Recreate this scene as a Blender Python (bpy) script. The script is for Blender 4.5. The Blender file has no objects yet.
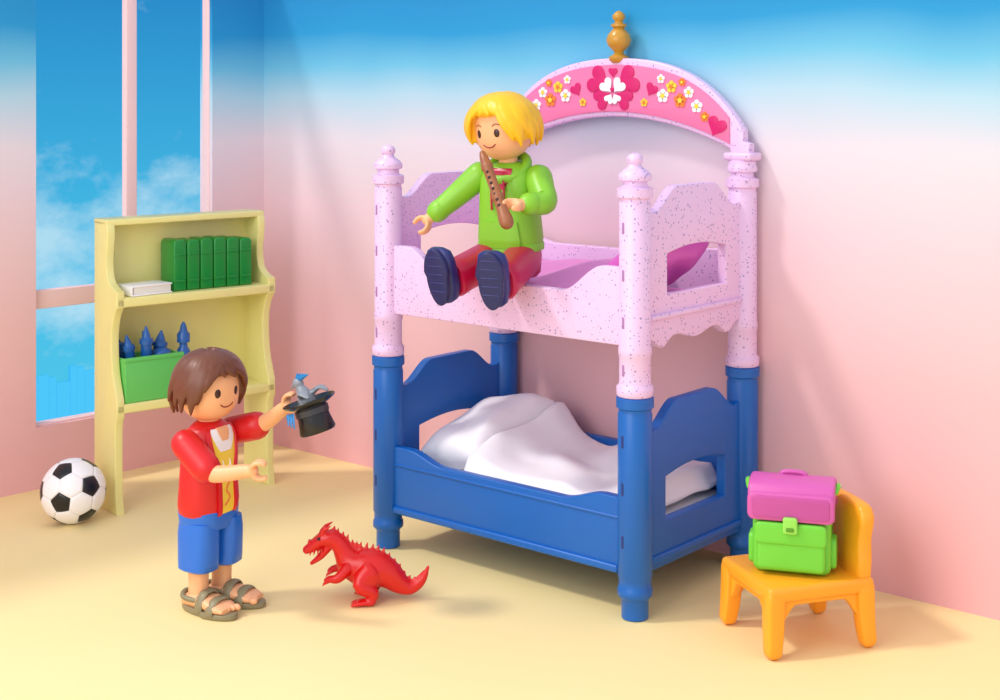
import bpy, bmesh, math, random
from mathutils import Vector, Matrix, noise
random.seed(4)
scene = bpy.context.scene
COL = scene.collection
try:
    scene.view_settings.view_transform = 'Standard'
except Exception as e:
    print(e)
V = Vector
rad = math.radians

# ------------------------------------------------------------ materials
def lin(c):
    c /= 255.0
    return c/12.92 if c <= .04045 else ((c+.055)/1.055)**2.4
def rgb(r, g, b): return (lin(r), lin(g), lin(b), 1)
MATS = {}
def mat(name, c, rough=.36, coat=.12, speck=None, emit=0, bump=0):
    if name in MATS: return MATS[name]
    m = bpy.data.materials.new(name); m.use_nodes = True
    nt = m.node_tree; b = nt.nodes['Principled BSDF']
    b.inputs['Base Color'].default_value = rgb(*c)
    b.inputs['Roughness'].default_value = rough
    b.inputs['Coat Weight'].default_value = coat
    b.inputs['Coat Roughness'].default_value = .25
    tc = nt.nodes.new('ShaderNodeTexCoord')
    if speck:
        vo = nt.nodes.new('ShaderNodeTexVoronoi'); vo.inputs['Scale'].default_value = 72
        nt.links.new(tc.outputs['Object'], vo.inputs['Vector'])
        sub = nt.nodes.new('ShaderNodeMath'); sub.operation = 'MULTIPLY'
        sep = nt.nodes.new('ShaderNodeSeparateColor')
        nt.links.new(vo.outputs['Color'], sep.inputs[0])
        nt.links.new(sep.outputs[0], sub.inputs[0]); sub.inputs[1].default_value = .33
        lt = nt.nodes.new('ShaderNodeMath'); lt.operation = 'LESS_THAN'
        nt.links.new(vo.outputs['Distance'], lt.inputs[0]); nt.links.new(sub.outputs[0], lt.inputs[1])
        sc = nt.nodes.new('ShaderNodeMath'); sc.operation = 'MULTIPLY'; sc.inputs[1].default_value = .6
        nt.links.new(lt.outputs[0], sc.inputs[0])
        mx = nt.nodes.new('ShaderNodeMix'); mx.data_type = 'RGBA'
        mx.inputs[6].default_value = rgb(*c); mx.inputs[7].default_value = rgb(*speck)
        nt.links.new(sc.outputs[0], mx.inputs[0]); nt.links.new(mx.outputs[2], b.inputs['Base Color'])
    else:
        no = nt.nodes.new('ShaderNodeTexNoise'); no.inputs['Scale'].default_value = 6
        nt.links.new(tc.outputs['Object'], no.inputs['Vector'])
        hs = nt.nodes.new('ShaderNodeHueSaturation'); hs.inputs['Color'].default_value = rgb(*c)
        mr = nt.nodes.new('ShaderNodeMapRange'); mr.inputs[3].default_value = .96; mr.inputs[4].default_value = 1.04
        nt.links.new(no.outputs[0], mr.inputs[0]); nt.links.new(mr.outputs[0], hs.inputs['Value'])
        nt.links.new(hs.outputs[0], b.inputs['Base Color'])
    if emit:
        b.inputs['Emission Color'].default_value = rgb(*c); b.inputs['Emission Strength'].default_value = emit
    MATS[name] = m
    return m

PINK = mat('lilac_speckled_plastic', (234, 198, 237), speck=(95, 80, 160))
PINKD = mat('lilac_slot', (165, 120, 175))
BLUE = mat('blue_plastic', (0, 96, 184), rough=.38, coat=.06)
BLUED = mat('blue_slot', (0, 42, 118))
GOLD = mat('gold_plastic', (206, 150, 48), rough=.25)
MAG = mat('magenta_print', (216, 20, 110), rough=.4)
ARCH = mat('arch_pink_print', (240, 122, 172), rough=.4)
WHITE = mat('white_print', (250, 248, 250), rough=.45)
YEL = mat('yellow_print', (250, 215, 60), rough=.4)
ORG = mat('orange_print', (240, 130, 50), rough=.4)
SHELF = mat('pale_yellow_plastic', (238, 230, 150), rough=.35)
SKIN = mat('skin_plastic', (247, 182, 132), rough=.45, coat=.08)
EYE = mat('eye_print', (60, 26, 14), rough=.25)
MOUTH = mat('mouth_print', (150, 45, 35), rough=.4)
BROWN = mat('brown_hair', (108, 58, 36), rough=.42)
BLOND = mat('yellow_hair', (252, 194, 20), rough=.4)
RED = mat('red_shirt', (214, 18, 26), rough=.42)
SHORTS = mat('blue_shorts', (28, 108, 212))
SAND = mat('olive_sandals', (138, 128, 96), rough=.5)
LIME = mat('lime_hoodie', (134, 200, 44), rough=.42)
LIMED = mat('lime_dark', (84, 150, 30))
CRIM = mat('crimson_trousers', (188, 8, 62))
NAVY = mat('navy_shoes', (32, 40, 112), rough=.4)
NAVYD = mat('navy_sole', (24, 30, 92), rough=.5)
WOOD = mat('wood_brown', (158, 96, 60), rough=.4)
DARK = mat('dark_holes', (60, 30, 20), rough=.5)
BLACK = mat('black_plastic', (18, 18, 22), rough=.28)
GREY = mat('silver_grey', (140, 146, 155), rough=.35)
CYAN = mat('cyan_feathers', (30, 130, 200), rough=.35)
DRED = mat('dragon_red', (218, 16, 14), rough=.28)
CHAIR = mat('orange_chair', (252, 168, 34), rough=.32)
GRN = mat('backpack_green', (112, 210, 60), rough=.4)
PFL = mat('backpack_pink', (208, 90, 172), rough=.4)
BOOKG = mat('book_green', (12, 138, 50), rough=.28)
BOXG = mat('box_green', (100, 200, 96), rough=.35)
TOOL = mat('tool_blue', (30, 96, 176), rough=.3)
SHEETW = mat('white_sheet', (247, 246, 252), rough=.55, coat=.05)
SHEETP = mat('lilac_sheet', (228, 142, 208), rough=.5, coat=.05)
PILLP = mat('purple_pillow', (214, 96, 190), rough=.5, coat=.05)
TRIM = mat('window_frame_paint', (246, 206, 206), rough=.5, coat=0)

# ------------------------------------------------------------ mesh helpers
def empty(name, loc=(0, 0, 0), rz=0, sc=1):
    e = bpy.data.objects.new(name, None); COL.objects.link(e)
    e.empty_display_size = .1
    e.location = loc; e.rotation_euler = (0, 0, rz); e.scale = (sc, sc, sc)
    return e

def mk(name, vs, fs, m, parent=None, M=None, sharp=38):
    me = bpy.data.meshes.new(name)
    if M is not None: vs = [M @ V(v) for v in vs]
    me.from_pydata([tuple(v) for v in vs], [], fs)
    bm = bmesh.new(); bm.from_mesh(me)
    bmesh.ops.remove_doubles(bm, verts=bm.verts, dist=1e-5)
    bmesh.ops.recalc_face_normals(bm, faces=bm.faces)
    bm.to_mesh(me); bm.free()
    for p in me.polygons: p.use_smooth = True
    me.set_sharp_from_angle(angle=rad(sharp))
    me.materials.append(m)
    o = bpy.data.objects.new(name, me); COL.objects.link(o)
    if parent: o.parent = parent
    return o

def box(name, c, s, m, parent=None, bev=.006, M=None, taper=None):
    bm = bmesh.new(); bmesh.ops.create_cube(bm, size=1)
    for v in bm.verts:
        k = 1
        if taper and v.co.z < 0: k = taper
        v.co = V((v.co.x*s[0]*k, v.co.y*s[1]*k, v.co.z*s[2]))
    if bev:
        bmesh.ops.bevel(bm, geom=list(bm.edges), offset=min(bev, min(s)*.45), segments=3, affect='EDGES', profile=.5)
    vs = [v.co + V(c) for v in bm.verts]; bm.verts.index_update()
    fs = [[v.index for v in f.verts] for f in bm.faces]
    bm.free()
    return mk(name, vs, fs, m, parent, M)

def lathe(name, prof, m, parent=None, M=None, seg=40, c=(0, 0, 0)):
    vs = []; fs = []
    for r, z in prof:
        for i in range(seg):
            a = 2*math.pi*i/seg
            vs.append(V((c[0]+r*math.cos(a), c[1]+r*math.sin(a), c[2]+z)))
    n = len(prof)
    for j in range(n-1):
        for i in range(seg):
            k = (i+1) % seg
            fs.append((j*seg+i, j*seg+k, (j+1)*seg+k, (j+1)*seg+i))
    fs.append(tuple(range(seg))[::-1]); fs.append(tuple((n-1)*seg+i for i in range(seg)))
    return mk(name, vs, fs, m, parent, M, 50)

def plate(name, outline, t, m, f, parent=None, holes=(), bev=.006, M=None):
    """2D outline (with holes) extruded by t; f(u,v,w)->xyz"""
    cu = bpy.data.curves.new('tmp', 'CURVE'); cu.dimensions = '2D'; cu.fill_mode = 'BOTH'
    cu.extrude = max(t/2-bev, 0); cu.bevel_depth = bev; cu.bevel_resolution = 2; cu.offset = -bev
    for loop in [outline]+list(holes):
        sp = cu.splines.new('POLY'); sp.points.add(len(loop)-1)
        for i, p in enumerate(loop): sp.points[i].co = (p[0], p[1], 0, 1)
        sp.use_cyclic_u = True
    ob = bpy.data.objects.new('tmp', cu); COL.objects.link(ob)
    bpy.context.view_layer.update()
    dg = bpy.context.evaluated_depsgraph_get()
    me = bpy.data.meshes.new_from_object(ob.evaluated_get(dg))
    vs = [V(f(v.co.x, v.co.y, v.co.z)) for v in me.vertices]
    fs = [list(p.vertices) for p in me.polygons]
    bpy.data.objects.remove(ob); bpy.data.meshes.remove(me); bpy.data.curves.remove(cu)
    return mk(name, vs, fs, m, parent, M, 35)

def sgnp(x, p): return math.copysign(abs(x)**p, x)
def loft(name, rings, m, parent=None, M=None, seg=32, sharp=50):
    """ring = (center, ax, ay, n)"""
    vs = []; fs = []
    for c, ax, ay, n in rings:
        c, ax, ay = V(c), V(ax), V(ay)
        for i in range(seg):
            a = 2*math.pi*i/seg
            vs.append(c + ax*sgnp(math.cos(a), 2/n) + ay*sgnp(math.sin(a), 2/n))
    n = len(rings)
    for j in range(n-1):
        for i in range(seg):
            k = (i+1) % seg
            fs.append((j*seg+i, j*seg+k, (j+1)*seg+k, (j+1)*seg+i))
    fs.append(tuple(range(seg))[::-1]); fs.append(tuple((n-1)*seg+i for i in range(seg)))
    return mk(name, vs, fs, m, parent, M, sharp)

def zl(name, secs, m, parent=None, M=None, n=2.6, seg=36):
    """loft along z: secs (z,rx,ry[,cx,cy])"""
    R = []
    for s in secs:
        cx = s[3] if len(s) > 3 else 0; cy = s[4] if len(s) > 4 else 0
        R.append(((cx, cy, s[0]), (s[1], 0, 0), (0, s[2], 0), n))
    return loft(name, R, m, parent, M, seg)

def cr(pts, k=6):
    """Catmull-Rom resample of tuples"""
    P = [tuple(p) for p in pts]; out = []
    n = len(P)
    for i in range(n-1):
        p0 = P[max(i-1, 0)]; p1 = P[i]; p2 = P[i+1]; p3 = P[min(i+2, n-1)]
        for j in range(k):
            t = j/k
            out.append(tuple(.5*((2*b)+(-a+c)*t+(2*a-5*b+4*c-d)*t*t+(-a+3*b-3*c+d)*t**3) for a, b, c, d in zip(p0, p1, p2, p3)))
    out.append(P[-1])
    return out

def tube(name, pts, rr, m, parent=None, M=None, seg=16, up=None, n=2.0, closed_ends=True, k=0):
    rr = [(r, r) if not isinstance(r, (tuple, list)) else tuple(r) for r in rr]
    if k:
        q = cr([tuple(p)+r for p, r in zip(pts, rr)], k)
        pts = [V(x[:3]) for x in q]; rr = [(x[3], x[4]) for x in q]
    pts = [V(p) for p in pts]
    N = len(pts); T = []
    for i in range(N):
        d = pts[min(i+1, N-1)]-pts[max(i-1, 0)]
        T.append(d.normalized())
    u = V(up) if up else (V((0, 0, 1)) if abs(T[0].z) < .9 else V((1, 0, 0)))
    rings = []
    A = None
    for i in range(N):
        a = (u if A is None else A); a = (a-T[i]*a.dot(T[i])).normalized(); A = a
        b = T[i].cross(a)
        rings.append((pts[i], a*rr[i][0], b*rr[i][1], n))
    if closed_ends:
        def end(i, s):
            c, a, b, n_ = rings[i]; r = min(a.length, b.length); out = []
            for th in (25, 50, 70, 84):
                out.append((c+T[i]*s*r*math.sin(rad(th)), a*math.cos(rad(th)), b*math.cos(rad(th)), n_))
            return out
        rings = end(0, -1)[::-1]+rings+end(N-1, 1)
    return loft(name, rings, m, parent, M, seg)

def ellip(name, c, s, m, parent=None, M=None, n=2.0):
    R = []
    for i in range(13):
        th = -math.pi/2+math.pi*(i+.15 if i == 0 else (i-.15 if i == 12 else i))/12
        k = abs(math.cos(th))**(2/n); z = sgnp(math.sin(th), 2/n)
        R.append(((c[0], c[1], c[2]+s[2]*z), (s[0]*k, 0, 0), (0, s[1]*k, 0), n))
    return loft(name, R, m, parent, M, 28)

def fuse(name, objs, voxel, m, parent=None, smooth=3):
    vs = []; fs = []
    for o in objs:
        b = len(vs); vs += [v.co.copy() for v in o.data.vertices]
        fs += [[b+i for i in p.vertices] for p in o.data.polygons]
        me = o.data; bpy.data.objects.remove(o); bpy.data.meshes.remove(me)
    me = bpy.data.meshes.new(name); me.from_pydata([tuple(v) for v in vs], [], fs); me.materials.append(m)
    o = bpy.data.objects.new(name, me); COL.objects.link(o)
    md = o.modifiers.new('r', 'REMESH'); md.mode = 'VOXEL'; md.voxel_size = voxel; md.use_smooth_shade = True
    sm = o.modifiers.new('s', 'SMOOTH'); sm.iterations = smooth; sm.factor = .5
    bpy.context.view_layer.update()
    dg = bpy.context.evaluated_depsgraph_get()
    nm = bpy.data.meshes.new_from_object(o.evaluated_get(dg))
    o.modifiers.clear(); o.data = nm; bpy.data.meshes.remove(me)
    for p in nm.polygons: p.use_smooth = True
    if not nm.materials: nm.materials.append(m)
    if parent: o.parent = parent
    return o

def sstep(a, b, x):
    t = max(0, min(1, (x-a)/(b-a))); return t*t*(3-2*t)

# ------------------------------------------------------------ room shell
WY = 5.022                   # back wall plane
CX = -6.04                   # corner x
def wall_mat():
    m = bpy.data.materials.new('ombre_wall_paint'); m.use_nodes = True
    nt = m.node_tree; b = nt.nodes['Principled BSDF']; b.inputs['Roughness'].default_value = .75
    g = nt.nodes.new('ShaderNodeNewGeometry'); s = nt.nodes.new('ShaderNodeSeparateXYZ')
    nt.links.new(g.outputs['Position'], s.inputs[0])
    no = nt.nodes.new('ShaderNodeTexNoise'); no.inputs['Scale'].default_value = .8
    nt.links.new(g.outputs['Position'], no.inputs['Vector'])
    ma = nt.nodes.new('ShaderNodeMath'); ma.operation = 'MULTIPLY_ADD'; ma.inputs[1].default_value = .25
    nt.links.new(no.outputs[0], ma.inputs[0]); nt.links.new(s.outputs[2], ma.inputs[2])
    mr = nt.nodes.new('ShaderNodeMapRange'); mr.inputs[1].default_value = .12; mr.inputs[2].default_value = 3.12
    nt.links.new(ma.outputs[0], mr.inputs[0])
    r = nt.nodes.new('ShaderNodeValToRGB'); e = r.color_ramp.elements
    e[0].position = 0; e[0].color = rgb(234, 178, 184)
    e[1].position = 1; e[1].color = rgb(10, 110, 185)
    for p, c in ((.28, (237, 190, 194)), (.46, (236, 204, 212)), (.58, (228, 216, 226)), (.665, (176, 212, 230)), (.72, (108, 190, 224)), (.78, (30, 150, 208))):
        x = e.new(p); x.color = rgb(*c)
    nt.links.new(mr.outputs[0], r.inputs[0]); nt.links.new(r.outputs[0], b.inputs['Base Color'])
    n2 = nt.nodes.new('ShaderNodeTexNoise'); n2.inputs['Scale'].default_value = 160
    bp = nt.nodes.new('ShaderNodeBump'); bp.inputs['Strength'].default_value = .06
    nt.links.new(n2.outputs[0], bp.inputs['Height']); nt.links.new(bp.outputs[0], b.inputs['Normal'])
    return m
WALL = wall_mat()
def floor_mat():
    m = bpy.data.materials.new('cream_floor'); m.use_nodes = True
    nt = m.node_tree; b = nt.nodes['Principled BSDF']; b.inputs['Roughness'].default_value = .6
    no = nt.nodes.new('ShaderNodeTexNoise'); no.inputs['Scale'].default_value = 1.2
    g = nt.nodes.new('ShaderNodeNewGeometry'); nt.links.new(g.outputs['Position'], no.inputs['Vector'])
    mx = nt.nodes.new('ShaderNodeMix'); mx.data_type = 'RGBA'
    mx.inputs[6].default_value = rgb(245, 220, 154); mx.inputs[7].default_value = rgb(247, 228, 170)
    nt.links.new(no.outputs[0], mx.inputs[0]); nt.links.new(mx.outputs[2], b.inputs['Base Color'])
    return m
FLOOR = floor_mat()
box('floor', (-1.9, 1.52, -.05), (9.3, 7.5, .1), FLOOR, bev=0)
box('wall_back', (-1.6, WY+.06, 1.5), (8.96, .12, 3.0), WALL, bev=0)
dW = V((-.0785, -.9969, 0)); nW = V((-.9969, .0785, 0)); CO = V((CX, WY, 0))
def wl(u, v, w): return CO + dW*u + nW*(.06+w) + V((0, 0, v))
WTOP = 2.9
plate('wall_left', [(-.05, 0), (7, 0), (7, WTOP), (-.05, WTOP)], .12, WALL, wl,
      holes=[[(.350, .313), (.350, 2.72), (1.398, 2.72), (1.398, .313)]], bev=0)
win = empty('window_1')
plate('frame', [(.342, .305), (1.406, .305), (1.406, 2.728), (.342, 2.728)], .07, TRIM, wl, win,
      holes=[[(.353, .322), (.353, 2.70), (1.392, 2.70), (1.392, .322)]], bev=.003)
plate('mullion', [(.800, .315), (.866, .315), (.866, 2.71), (.800, 2.71)], .05, TRIM, wl, win, bev=.008)
plate('transom_1', [(.35, .905), (.81, .905), (.81, 1.0), (.35, 1.0)], .045, TRIM, wl, win, bev=.008)
plate('transom_2', [(.86, .905), (1.395, .905), (1.395, 1.0), (.86, 1.0)], .045, TRIM, wl, win, bev=.008)
# painted sky backdrop standing outside the window
def sky_mat():
    m = bpy.data.materials.new('painted_sky_backdrop'); m.use_nodes = True
    nt = m.node_tree; b = nt.nodes['Principled BSDF']; b.inputs['Roughness'].default_value = .9
    g = nt.nodes.new('ShaderNodeNewGeometry'); s = nt.nodes.new('ShaderNodeSeparateXYZ')
    nt.links.new(g.outputs['Position'], s.inputs[0])
    mr = nt.nodes.new('ShaderNodeMapRange'); mr.inputs[1].default_value = -1.5; mr.inputs[2].default_value = 3.0
    nt.links.new(s.outputs[2], mr.inputs[0])
    r = nt.nodes.new('ShaderNodeValToRGB'); e = r.color_ramp.elements
    e[0].position = 0; e[0].color = rgb(86, 206, 236); e[1].position = 1; e[1].color = rgb(8, 132, 200)
    x = e.new(.5); x.color = rgb(60, 188, 232)
    nt.links.new(mr.outputs[0], r.inputs[0])
    mp = nt.nodes.new('ShaderNodeMapping'); mp.inputs['Scale'].default_value = (1, 1, 1.7)
    nt.links.new(g.outputs['Position'], mp.inputs[0])
    no = nt.nodes.new('ShaderNodeTexNoise'); no.inputs['Scale'].default_value = 1.6; no.inputs['Detail'].default_value = 9
    no.inputs['Roughness'].default_value = .6
    nt.links.new(mp.outputs[0], no.inputs['Vector'])
    band = nt.nodes.new('ShaderNodeMapRange'); band.inputs[1].default_value = 1.8; band.inputs[2].default_value = .9
    band.inputs[3].default_value = -.2; band.inputs[4].default_value = .12
    nt.links.new(s.outputs[2], band.inputs[0])
    low = nt.nodes.new('ShaderNodeMapRange'); low.inputs[1].default_value = .3; low.inputs[2].default_value = -.2
    low.inputs[3].default_value = 0; low.inputs[4].default_value = -.3
    nt.links.new(s.outputs[2], low.inputs[0])
    ad = nt.nodes.new('ShaderNodeMath'); nt.links.new(no.outputs[0], ad.inputs[0]); nt.links.new(band.outputs[0], ad.inputs[1])
    ad2 = nt.nodes.new('ShaderNodeMath'); nt.links.new(ad.outputs[0], ad2.inputs[0]); nt.links.new(low.outputs[0], ad2.inputs[1])
    cr_ = nt.nodes.new('ShaderNodeValToRGB'); cr_.color_ramp.elements[0].position = .42; cr_.color_ramp.elements[1].position = .74
    nt.links.new(ad2.outputs[0], cr_.inputs[0])
    ml = nt.nodes.new('ShaderNodeMath'); ml.operation = 'MULTIPLY'; ml.inputs[1].default_value = .66
    nt.links.new(cr_.outputs[0], ml.inputs[0])
    mx = nt.nodes.new('ShaderNodeMix'); mx.data_type = 'RGBA'
    nt.links.new(ml.outputs[0], mx.inputs[0]); nt.links.new(r.outputs[0], mx.inputs[6]); mx.inputs[7].default_value = rgb(205, 236, 248)
    b.inputs['Base Color'].default_value = (0, 0, 0, 1)
    nt.links.new(mx.outputs[2], b.inputs['Emission Color']); b.inputs['Emission Strength'].default_value = .97
    return m
SKY = sky_mat()
bd = empty('sky_backdrop')
box('sky_panel', (-9.5, 5.5, 1), (.05, 12, 9), SKY, bd, bev=0)
CITY = mat('skyline_paint', (58, 168, 208), rough=.9, coat=0, emit=.62)
x = 3.5
while x < 10:
    w = random.uniform(.05, .14); h = random.uniform(.02, .22)
    box('building', (-9.45, x+w/2, -.72+h/2), (.03, w*.97, .9+h), CITY, bd, bev=0); x += w

# ------------------------------------------------------------ bunk bed
bed = empty('bunk_bed', (-4.17, 4.152, 0))
BL, BD = 1.325, .795
fr = lambda y: (lambda u, v, w: (u, y+w, v))     # front-parallel plates
sd = lambda x: (lambda u, v, w: (x+w, u, v))     # side plates
low = [(.046, 0), (.052, .004), (.052, .075), (.058, .082), (.067, .09), (.067, .115), (.062, .122), (.062, .155), (.066, .16), (.066, .78),
       (.063, .785), (.063, .80), (.072, .806), (.072, .842), (.067, .846)]
upp = [(.066, .847), (.071, .852), (.071, .885), (.063, .892), (.061, .90), (.061, 1.0), (.064, 1.005), (.064, 1.03), (.061, 1.04), (.061, 1.585), (.058, 1.59), (.058, 1.60),
       (.070, 1.607), (.070, 1.64), (.050, 1.648), (.047, 1.665), (.062, 1.672), (.064, 1.685), (.060, 1.697)]
capf = upp+[(.042, 1.712), (.028, 1.722), (.024, 1.732), (.031, 1.742), (.032, 1.755), (.024, 1.768), (.008, 1.775)]
capb = upp+[(.058, 1.70), (.058, 1.715), (.05, 1.72)]
for i, (px, py) in enumerate(((0, 0), (BL, 0), (0, BD), (BL, BD))):
    lathe('lower_post_%d' % (i+1), low, BLUE, bed, c=(px, py, 0))
    lathe('upper_post_%d' % (i+1), capf if i < 2 else capb, PINK, bed, c=(px, py, 0))
    if i in (0, 1):
        for k, z in enumerate((.30, .50, .68)):
            box('lower_slot_%d%d' % (i, k), (px-.012, py-.062, z), (.014, .008, .05), BLUED, bed, bev=.003)
        for k, z in enumerate((.95, 1.13, 1.31, 1.49)):
            box('upper_slot_%d%d' % (i, k), (px-.012, py-.057, z), (.014, .008, .045), PINKD, bed, bev=.003)

def rail(z0, ze, zm, bump=0):
    pts = [(.02, z0), (BL-.02, z0)]
    top = []
    for i in range(61):
        t = i/60; xx = BL-.02-(BL-.04)*t
        e = min(xx, BL-xx)
        z = ze-(ze-zm)*sstep(.14, .34, e)
        top.append((xx, z))
    return pts+top
plate('lower_rail_front', rail(.16, .452, .405), .045, BLUE, fr(0), bed)
plate('lower_rail_back', rail(.16, .452, .43), .045, BLUE, fr(BD), bed)
box('lower_rail_lip', (BL/2, -.02, .178), (BL-.12, .03, .03), BLUE, bed, bev=.008)
box('lower_rail_bead', (BL/2, -.022, .375), (BL-.12, .012, .012), BLUE, bed, bev=.005)
box('lower_base', (BL/2, BD/2, .235), (BL-.02, BD-.02, .05), BLUE, bed)
plate('upper_rail_front', rail(1.035, 1.335, 1.225), .045, PINK, fr(0), bed)
plate('upper_rail_back', rail(1.035, 1.335, 1.30), .045, PINK, fr(BD), bed)
box('upper_base', (BL/2, BD/2, 1.095), (BL-.02, BD-.02, .05), PINK, bed)

def endpanel(z0, ztE, ztM, dz=.0, scall=0):
    pts = []
    N = 50
    for i in range(N+1):
        t = i/N; yy = .02+(BD-.04)*t
        z = z0
        if scall:
            z = z0+.035-.045*(math.exp(-((t-.18)/.07)**2)+math.exp(-((t-.82)/.07)**2))-.03*math.exp(-((t-.5)/.12)**2)
        pts.append((yy, z))
    for i in range(N+1):
        t = 1-i/N; yy = .02+(BD-.04)*t
        e = min(t, 1-t)
        z = ztE+(ztM-ztE)*sstep(.10, .33, e)
        if e < .1: z = ztE+.012*math.cos(e/.1*math.pi/2)
        pts.append((yy, z))
    return pts
def hole(y0, y1, z0, z1, arch=.03):
    pts = [(y0, z0), (y1, z0)]
    for i in range(13):
        t = i/12; pts.append((y1+(y0-y1)*t, z1-arch+arch*math.sin(math.pi*(t*.9+.05))))
    return pts
for i, px in enumerate((0, BL)):
    plate('lower_end_%d' % (i+1), endpanel(.16, .70, .795), .045, BLUE, sd(px), bed, holes=[hole(.18, .62, .335, .53)])
    plate('upper_end_%d' % (i+1), endpanel(1.02, 1.54, 1.64, scall=1), .045, PINK, sd(px), bed, holes=[hole(.19, .63, 1.215, 1.40)])
    box('upper_end_ledge_%d' % (i+1), (px, BD/2, 1.135), (.075, BD-.13, .022), PINK, bed, bev=.008)
    box('lower_end_ledge_%d' % (i+1), (px, BD/2, .20), (.07, BD-.13, .03), BLUE, bed, bev=.008)
box('lower_mattress', (BL/2, BD/2, .285), (BL-.08, BD-.08, .055), SHEETW, bed, bev=.02)
box('upper_mattress', (BL/2, BD/2, 1.135), (BL-.08, BD-.08, .04), SHEETP, bed, bev=.015)

# arch crown on the back posts
AC = BL/2+.012
AH = .055
def outer(dx): return 2.108+AH-.35*dx*dx-.80*dx**4
def inner(dx): return 1.898-.36*dx*dx
W = .668
def crown(o, i_, w):
    P = []
    n = 48
    for k in range(n+1):
        dx = -w+2*w*k/n; P.append((AC+dx, outer(dx)-o))
    for k in range(n+1):
        dx = w-2*w*k/n; P.append((AC+dx, inner(dx)+i_))
    return P
n = 48
arch = [(AC-W-.03, 1.715), (AC-W-.03, 1.79), (AC-W, 1.80)]+[(AC-W+2*W*k/n, outer(-W+2*W*k/n)) for k in range(n+1)]+[(AC+W, 1.80), (AC+W+.03, 1.79), (AC+W+.03, 1.715), (AC+W-.05, 1.715)]
arch += [(AC+.60-2*.60*k/n, inner(.60-2*.60*k/n)) for k in range(n+1)]+[(AC-W+.05, 1.715)]
plate('arch_crown', arch, .05, PINK, fr(BD), bed, bev=.01)
plate('arch_print', crown(.030, .022, .605), .012, ARCH, fr(BD-.026), bed, bev=.003)
for s in (0, 1): box('arch_foot_%d' % (s+1), (BL*s, BD, 1.735), (.135, .10, .035), PINK, bed, bev=.012)
YF = BD-.034
def heart(cx, cz, s, rot=0, N=28):
    P = []
    for k in range(N):
        t = 2*math.pi*k/N
        hx = 16*math.sin(t)**3/17; hz = (13*math.cos(t)-5*math.cos(2*t)-2*math.cos(3*t)-math.cos(4*t))/17
        c, q = math.cos(rot), math.sin(rot)
        P.append((cx+s*(hx*c-hz*q), cz+s*(hx*q+hz*c)))
    return P
def flower(cx, cz, s, m, idx):
    for k in range(5):
        a = 2*math.pi*k/5+.3
        lathe('petal_%d_%d' % (idx, k), [(s*.36, -.003), (s*.36, .003)], m, bed, seg=12,
              M=Matrix.Translation((cx+math.cos(a)*s*.5, YF, cz+math.sin(a)*s*.5)) @ Matrix.Rotation(rad(90), 4, 'X'))
    lathe('flower_eye_%d' % idx, [(s*.3, -.005), (s*.3, .005)], YEL if m is not YEL else ORG, bed, seg=12,
          M=Matrix.Translation((cx, YF, cz)) @ Matrix.Rotation(rad(90), 4, 'X'))
cz0 = 2.022
for k, (dx, dz, s, r, m, yo) in enumerate(((-.085, .040, .070, 62, MAG, 0), (.085, .040, .070, -62, MAG, 0), (-.064, -.044, .052, 120, MAG, 0), (.064, -.044, .052, -120, MAG, 0),
        (-.034, .016, .040, 40, WHITE, -.003), (.034, .016, .040, -40, WHITE, -.003), (-.020, -.044, .027, 150, WHITE, -.003), (.020, -.044, .027, -150, WHITE, -.003), (0, .078, .026, 0, MAG, 0),
        (-.545, -.158, .050, 25, MAG, 0), (.545, -.158, .050, -25, MAG, 0), (-.21, .0, .034, 30, MAG, 0), (.21, .0, .034, -30, MAG, 0), (0, -.002, .012, 0, MAG, -.006))):
    plate('arch_heart_%d' % k, heart(AC+dx, cz0+dz, s, rad(r)), .006, m, fr(YF+yo), bed, bev=.001)
for k, (dx, dz, s, m) in enumerate(((.27, -.03, .036, WHITE), (.315, .01, .032, YEL), (.36, -.05, .038, ORG), (.405, -.015, .030, WHITE), (.445, -.075, .034, WHITE), (.485, -.12, .026, ORG), (.26, .045, .024, WHITE), (.37, .03, .022, ORG), (.17, -.06, .022, YEL))):
    flower(AC+dx, cz0+dz, s, m, 2*k); flower(AC-dx, cz0+dz, s, m, 2*k+1)
lathe('gold_knob', [(.03, 2.085), (.045, 2.10), (.045, 2.115), (.025, 2.125), (.02, 2.135), (.03, 2.145), (.05, 2.165), (.058, 2.19), (.05, 2.215), (.032, 2.235), (.024, 2.245), (.036, 2.252), (.036, 2.262), (.02, 2.268), (.018, 2.275), (.030, 2.29), (.028, 2.305), (.014, 2.318), (.004, 2.324)], GOLD, bed, c=(AC+.008, BD, AH))

# bedding
def cloth(name, x0, x1, y0, y1, zf, m, nx=70, ny=46, th=.012):
    vs = []; fs = []
    for j in range(ny+1):
        for i in range(nx+1):
            u = i/nx; v = j/ny; xx = x0+(x1-x0)*u; yy = y0+(y1-y0)*v
            vs.append((xx, yy, zf(u, v, xx, yy)))
    for j in range(ny):
        for i in range(nx):
            a = j*(nx+1)+i; fs.append((a, a+1, a+nx+2, a+nx+1))
    o = mk(name, vs, fs, m, sharp=180)
    s = o.modifiers.new('thick', 'SOLIDIFY'); s.thickness = th; s.offset = -1
    return o
X0, Y0 = -4.17, 4.152
def zsheet(u, v, x, y):
    z = .410+.035*noise.noise(V((x*3.1, y*2.2, 1)))+.016*math.sin(x*13+y*9+2*noise.noise(V((x*4, y*4, 5))))
    z += .11*math.exp(-((u-.02)/.10)**2)*sstep(-.1, .5, v)+.03*v
    z -= .06*sstep(.08, .0, min(v, 1-v))+.08*sstep(.06, 0, 1-u)
    return max(z, .335)
cloth('blanket', X0+.40, X0+1.27, Y0+.035, Y0+.76, zsheet, SHEETW)
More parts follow.
